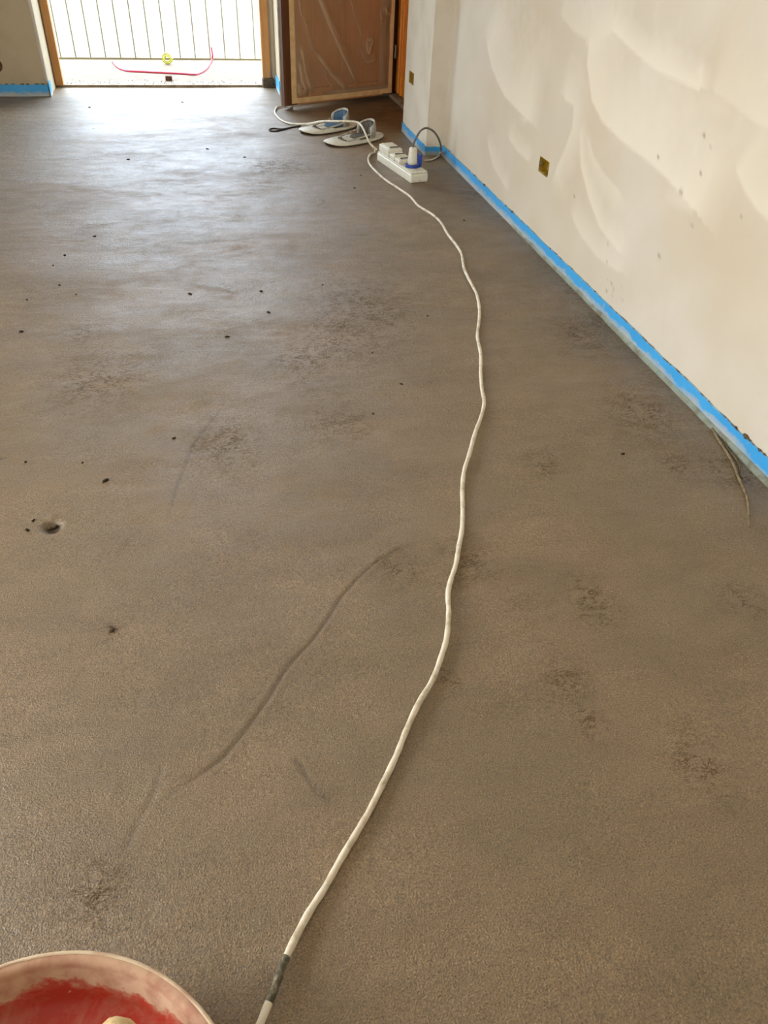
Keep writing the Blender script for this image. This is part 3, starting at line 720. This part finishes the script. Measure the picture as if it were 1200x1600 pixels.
module(.004, .15, .098, 'switch_module'); module(.162, .228, .080, 'socket_module'); module(.240, .306, .076, 'socket_module')
for xx in (.157, .234):
    b = MB(); b.box(xx-.003, xx+.003, .012, W_-.012, .056, .060); b.build('divider', M['steel'], ps)
# blue socket ring and inserted plug
cx, cy = .384, W_*.52
b = MB(); b.lathe([(.042, .056), (.043, .066), (.039, .074), (.028, .074), (.027, .064), (.001, .063)], 32, Matrix.Translation((cx, cy, 0))); bs = tag(b.build('blue_socket', M['blue_plastic'], ps, smooth=False), 'blue round socket')
b = MB(); b.box(cx-.024, cx+.030, cy+.038, cy+.047, .062, .128, T=None); tag(b.build('blue_lid', M['blue_plastic'], ps, .004), 'blue hinged socket lid standing open')
b = MB()
rings = []
for z, hx_, hy_ in ((.070, .022, .024), (.085, .0225, .025), (.120, .0205, .023), (.158, .018, .020), (.164, .012, .013)):
    rings.append([Vector((cx+hx_*math.copysign(abs(math.cos(a))**.5, math.cos(a)), cy+hy_*math.copysign(abs(math.sin(a))**.5, math.sin(a)), z)) for a in (2*math.pi*j/20 for j in range(20))])
b = MB(); b.loft(rings)
Tp = Matrix.Rotation(sang, 4, 'Z')
top = Vector((A.x, A.y, zs))+Tp @ Vector((cx, cy, .163))
pg = b.build('plug', M['white_plastic'], None, smooth=True); pg.location = (0, 0, 0)
pgt = thing('plug_lead', (A.x, A.y, zs), 'white plug with looping grey lead standing in the power strip', 'plug', rz=sang); pg.parent = pgt
Ti = (Matrix.Translation((A.x, A.y, zs)) @ Tp).inverted()
def wat(u, v, y): return ony(u, v, y)
lead = [top-Vector((0, 0, .004)), top+Vector((.001, .002, .02)), ony(652, 212, top.y+.01), ony(658, 203.5, top.y+.02), ony(667, 200, top.y+.03), ony(677, 205, top.y+.05), ony(684, 214, top.y+.09), ony(688.5, 226, top.y+.15), ony(689, 236, top.y+.19)]
end1 = fl(684, 245, .008); end2 = fl(674, 250, .008); end3 = fl(664, 251, .008)
b = MB(); b.tube([Ti @ p for p in smoothpath(lead, 8)], .0056, 10); tag(b.build('lead', M['cable_grey'], pgt, smooth=True), 'grey cable loop')
b = MB(); b.tube([Ti @ p for p in smoothpath([lead[-1], fl(688, 240, .02), end1, end2, end3], 8)], .0054, 10); tag(b.build('lead_end', M['cable'], pgt, smooth=True), 'whitish end of the lead on the floor')

# ------------------------------------------------------------------ knee boards
def superell(a, bb, n, e=2.6):
    return [(a*math.copysign(abs(math.cos(t))**(2/e), math.cos(t)), bb*math.copysign(abs(math.sin(t))**(2/e), math.sin(t))) for t in (2*math.pi*j/n for j in range(n))]
def knee_board(loc, rz, label, foam, tilt, mirror=1):
    t = thing('knee_board', loc, label, 'knee board', rz=rz); t.scale = (.84, .84, .84)
    out = superell(.275, .120, 56, 2.5)
    def ring(s, z): return [Vector((x*s*(1 if x > 0 else 1), y*s*(1-.10*(x/.275)), z+.010*max(0, abs(x)/.275-.6)**2*6)) for x, y in out]
    b = MB(); b.loft([ring(.97, 0), ring(1.0, .004), ring(1.0, .010), ring(.98, .014), ring(.6, .0145)]); b.build('base_plate', M['pad_white'], t, smooth=True)
    b = MB(); b.loft([ring(.975, -.004), ring(.985, -.001), ring(.96, .001)]); tag(b.build('sole', M['black'], t), 'dark rubber sole')
    # U-shaped knee cup, open to the left (-x), wall tapering down along both sides
    rings = []; n = 33
    for i in range(n):
        a = -1.62+3.24*i/(n-1); cxx = .10
        R1 = .088; hgt = .122*math.cos(a*.62)**.7+.012
        def P(r, z): 
            ss = 1.5 if abs(a) > 1.57 else 1
            return Vector((cxx+r*math.cos(a)*(1.0 if math.cos(a) > 0 else 1.8), r*math.sin(a)*.95, z))
        rings.append([P(R1, .012), P(R1+.004, hgt*.6), P(R1-.004, hgt), P(R1-.012, hgt), P(R1-.010, hgt*.6), P(R1-.012, .012)])
    b = MB(); b.loft(rings); b.build('knee_cup', M['pad_shell'], t, smooth=True)
    rings = []
    for i in range(n):
        a = -1.45+2.9*i/(n-1); hgt = (.112*math.cos(a*.6)**.7+.008)
        def P(r, z): return Vector((.10+r*math.cos(a), r*math.sin(a)*.95, z))
        rings.append([P(.074, .016), P(.075, hgt), P(.046, hgt-.008), P(.030, .016)])
    b = MB(); b.loft(rings); tag(b.build('foam_lining', foam, t, smooth=True), 'soft foam lining')
    b = MB(); o2 = superell(.085, .065, 32); b.loft([[Vector((.06+x*s, y*s, z)) for x, y in o2] for s, z in ((1, .0145), (1, .026), (.9, .032), (.5, .033))]); b.build('cushion', foam, t, smooth=True)
    # shin cradle bar and straps
    for s in (-1, 1):
        b = MB(); b.tube(smoothpath([(.10, s*.088, .05), (.0, s*.082, .035), (-.08, s*.070, .026), (-.12, s*.05, .02)], 6), .007, 8); b.build('side_bar', M['pad_shell'], t, smooth=True)
    b = MB(); rings = []
    for q in smoothpath([(-.12, -.05, .022), (-.14, -.02, .030), (-.13, .02, .038), (-.12, .05, .022)], 6):
        rings.append([q+Vector((-.009, 0, -.001)), q+Vector((.009, 0, -.001)), q+Vector((.009, 0, .0015)), q+Vector((-.009, 0, .0015))])
    b.loft(rings); tag(b.build('strap', M['cable_dirty'], t), 'muddy strap')
    return t
p1 = fl(466, 205, .01); p2 = fl(566, 192, .01)
c1 = fl(516, 200, .01); c2 = fl(554, 218, .01)
a1 = math.atan2(.28, .45)
knee_board((c1.x-.01, c1.y, zf(c1.x, c1.y)+.005), .50, 'white knee board with blue-grey foam cup, beside the open leaf', M['foam_blue_grey'], 0)
knee_board((c2.x, c2.y, zf(c2.x, c2.y)+.005), .50, 'white knee board with grey cup, nearer the power strip', M['foam_grey'], 0)
lp = smoothpath([fl(u, v, .005) for u, v in ((468, 197.5), (455, 199), (445, 202), (432, 204.5), (423, 204.5), (421, 202), (428, 200.5), (440, 201.5), (452, 199.5), (470, 196))], 8)
b = MB(); b.tube(on_floor(lp, .0045), .0045, 8)
put('strap_loop', b, M['black'], (0, 0, 0), 'thin black strap loop lying left of the knee boards', 'strap', smooth=True)

# ------------------------------------------------------------------ red tub and tool
ZR = .09; cxy = (-.344, .259); RR = .282
tb = thing('red_tub', (cxy[0], cxy[1], .002), 'round shallow red tub with dried mortar at the bottom-left corner', 'tub')
b = MB(); b.lathe([(.001, 0), (.235, 0), (.243, .004), (RR-.016, ZR-.012), (RR-.004, ZR-.010), (RR, ZR-.006), (RR, ZR-.001), (RR-.003, ZR), (RR-.010, ZR-.001), (RR-.016, ZR-.006),
                   (.262, .045), (.252, .026), (.246, .020), (.238, .0165), (.12, .0155), (.001, .0165)], 96)
b.build('shell', M['red_tub'], tb, smooth=True)
b = MB(); b.lathe([(RR+.0005, ZR-.006), (RR+.002, ZR-.003), (RR+.001, ZR+.001), (RR-.003, ZR+.0015), (RR-.004, ZR+.0002)], 96)
tag(b.build('rim_bead', M['rim_dust'], tb, smooth=True), 'cream plaster-crusted rim edge')
# wooden-handled trowel resting in the tub
ke = fl(188, 1606, .09)
tw = thing('trowel', (ke.x, ke.y, .02), 'trowel in the red tub, only its pale wooden handle end in view', 'trowel')
dirv = Vector((-.35, -.9, -.22)).normalized()
hpts = [Vector((0, 0, .070))+dirv*s for s in (-.012, -.008, 0, .012, .03, .06, .09, .105)]
rads = [.010, .019, .0245, .026, .023, .018, .019, .013]
b = MB(); b.tube(hpts, lambda i: rads[i], 20); b.build('handle', M['tool_wood'], tw, smooth=True)
q = hpts[-1]; b = MB(); b.tube([q-dirv*.01, q+dirv*.03, q+dirv*.045+Vector((0, 0, -.004))], .006, 10); b.build('tang', M['steel'], tw, smooth=True)
q = q+dirv*.03; b = MB(); b.add([(q.x-.035, q.y, .005), (q.x+.04, q.y-.02, .005), (q.x+.01, q.y-.16, .003), (q.x-.02, q.y-.165, .003), (q.x-.035, q.y, .008), (q.x+.04, q.y-.02, .008), (q.x+.01, q.y-.16, .006), (q.x-.02, q.y-.165, .006)],
    [(0, 3, 2, 1), (4, 5, 6, 7), (0, 1, 5, 4), (1, 2, 6, 5), (2, 3, 7, 6), (3, 0, 4, 7)])
b.build('blade', M['steel'], tw)

# ------------------------------------------------------------------ crumbs and chips on the screed
spots = [(165, 751, .011, 'dark mortar chip upright on the screed, up and right of the pitted hole'), (52, 813, .007, None), (42, 828, .007, None), (297, 459, .012, 'dark twisted splinter in the pale sheen patch of the screed'), (355, 526, .010, None), (33, 518, .013, 'black mortar chip on the screed near the left photo edge'),
         (148, 369, .013, None), (101, 398, .012, None), (408, 455, .010, None), (83, 414, .008, None), (42, 468, .008, None), (119, 460, .007, None), (93, 445, .008, None), (129, 723, .006, None), (40, 722, .006, None), (173, 984, .010, None),
         (324, 233, .012, None), (382, 246, .012, None), (140, 168, .014, None), (285, 160, .014, None), (200, 249, .012, None), (554, 294, .010, None), (564, 274, .009, None), (504, 445, .006, None), (973, 710, .008, None), (583, 647, .006, None), (627, 601, .006, None), (725, 345, .009, None), (668, 494, .006, None), (582, 552, .006, None), (420, 488, .010, None), (272, 685, .007, None)]
for i, (u, v, r, lab) in enumerate(spots):
    p = fl(u, v); me = blob(r*.62, 100+i, (rnd.uniform(.6, 1.2), rnd.uniform(.8, 1.8), .5), 2); me.materials.append(M['debris'] if i != 15 else M['mortar'])
    o = bpy.data.objects.new('mortar_crumb', me); C.objects.link(o); o.location = (p.x, p.y, zf(p.x, p.y)+.001); o.rotation_euler = (0, 0, rnd.uniform(0, 3))
    tag(o, lab or 'tiny dark mortar crumb lying on the brown screed', 'debris', None if lab else 'dark crumbs on the screed')
p = fl(80, 819); me = blob(.009, 77, (1.5, .6, .6), 3); me.materials.append(M['mortar'])
o = bpy.data.objects.new('mortar_chip', me); C.objects.link(o); o.location = (p.x, p.y, zf(p.x, p.y)+.004); o.rotation_euler = (0, 0, .3)
tag(o, 'brown mortar chip lying in the pitted hole at the left', 'debris')
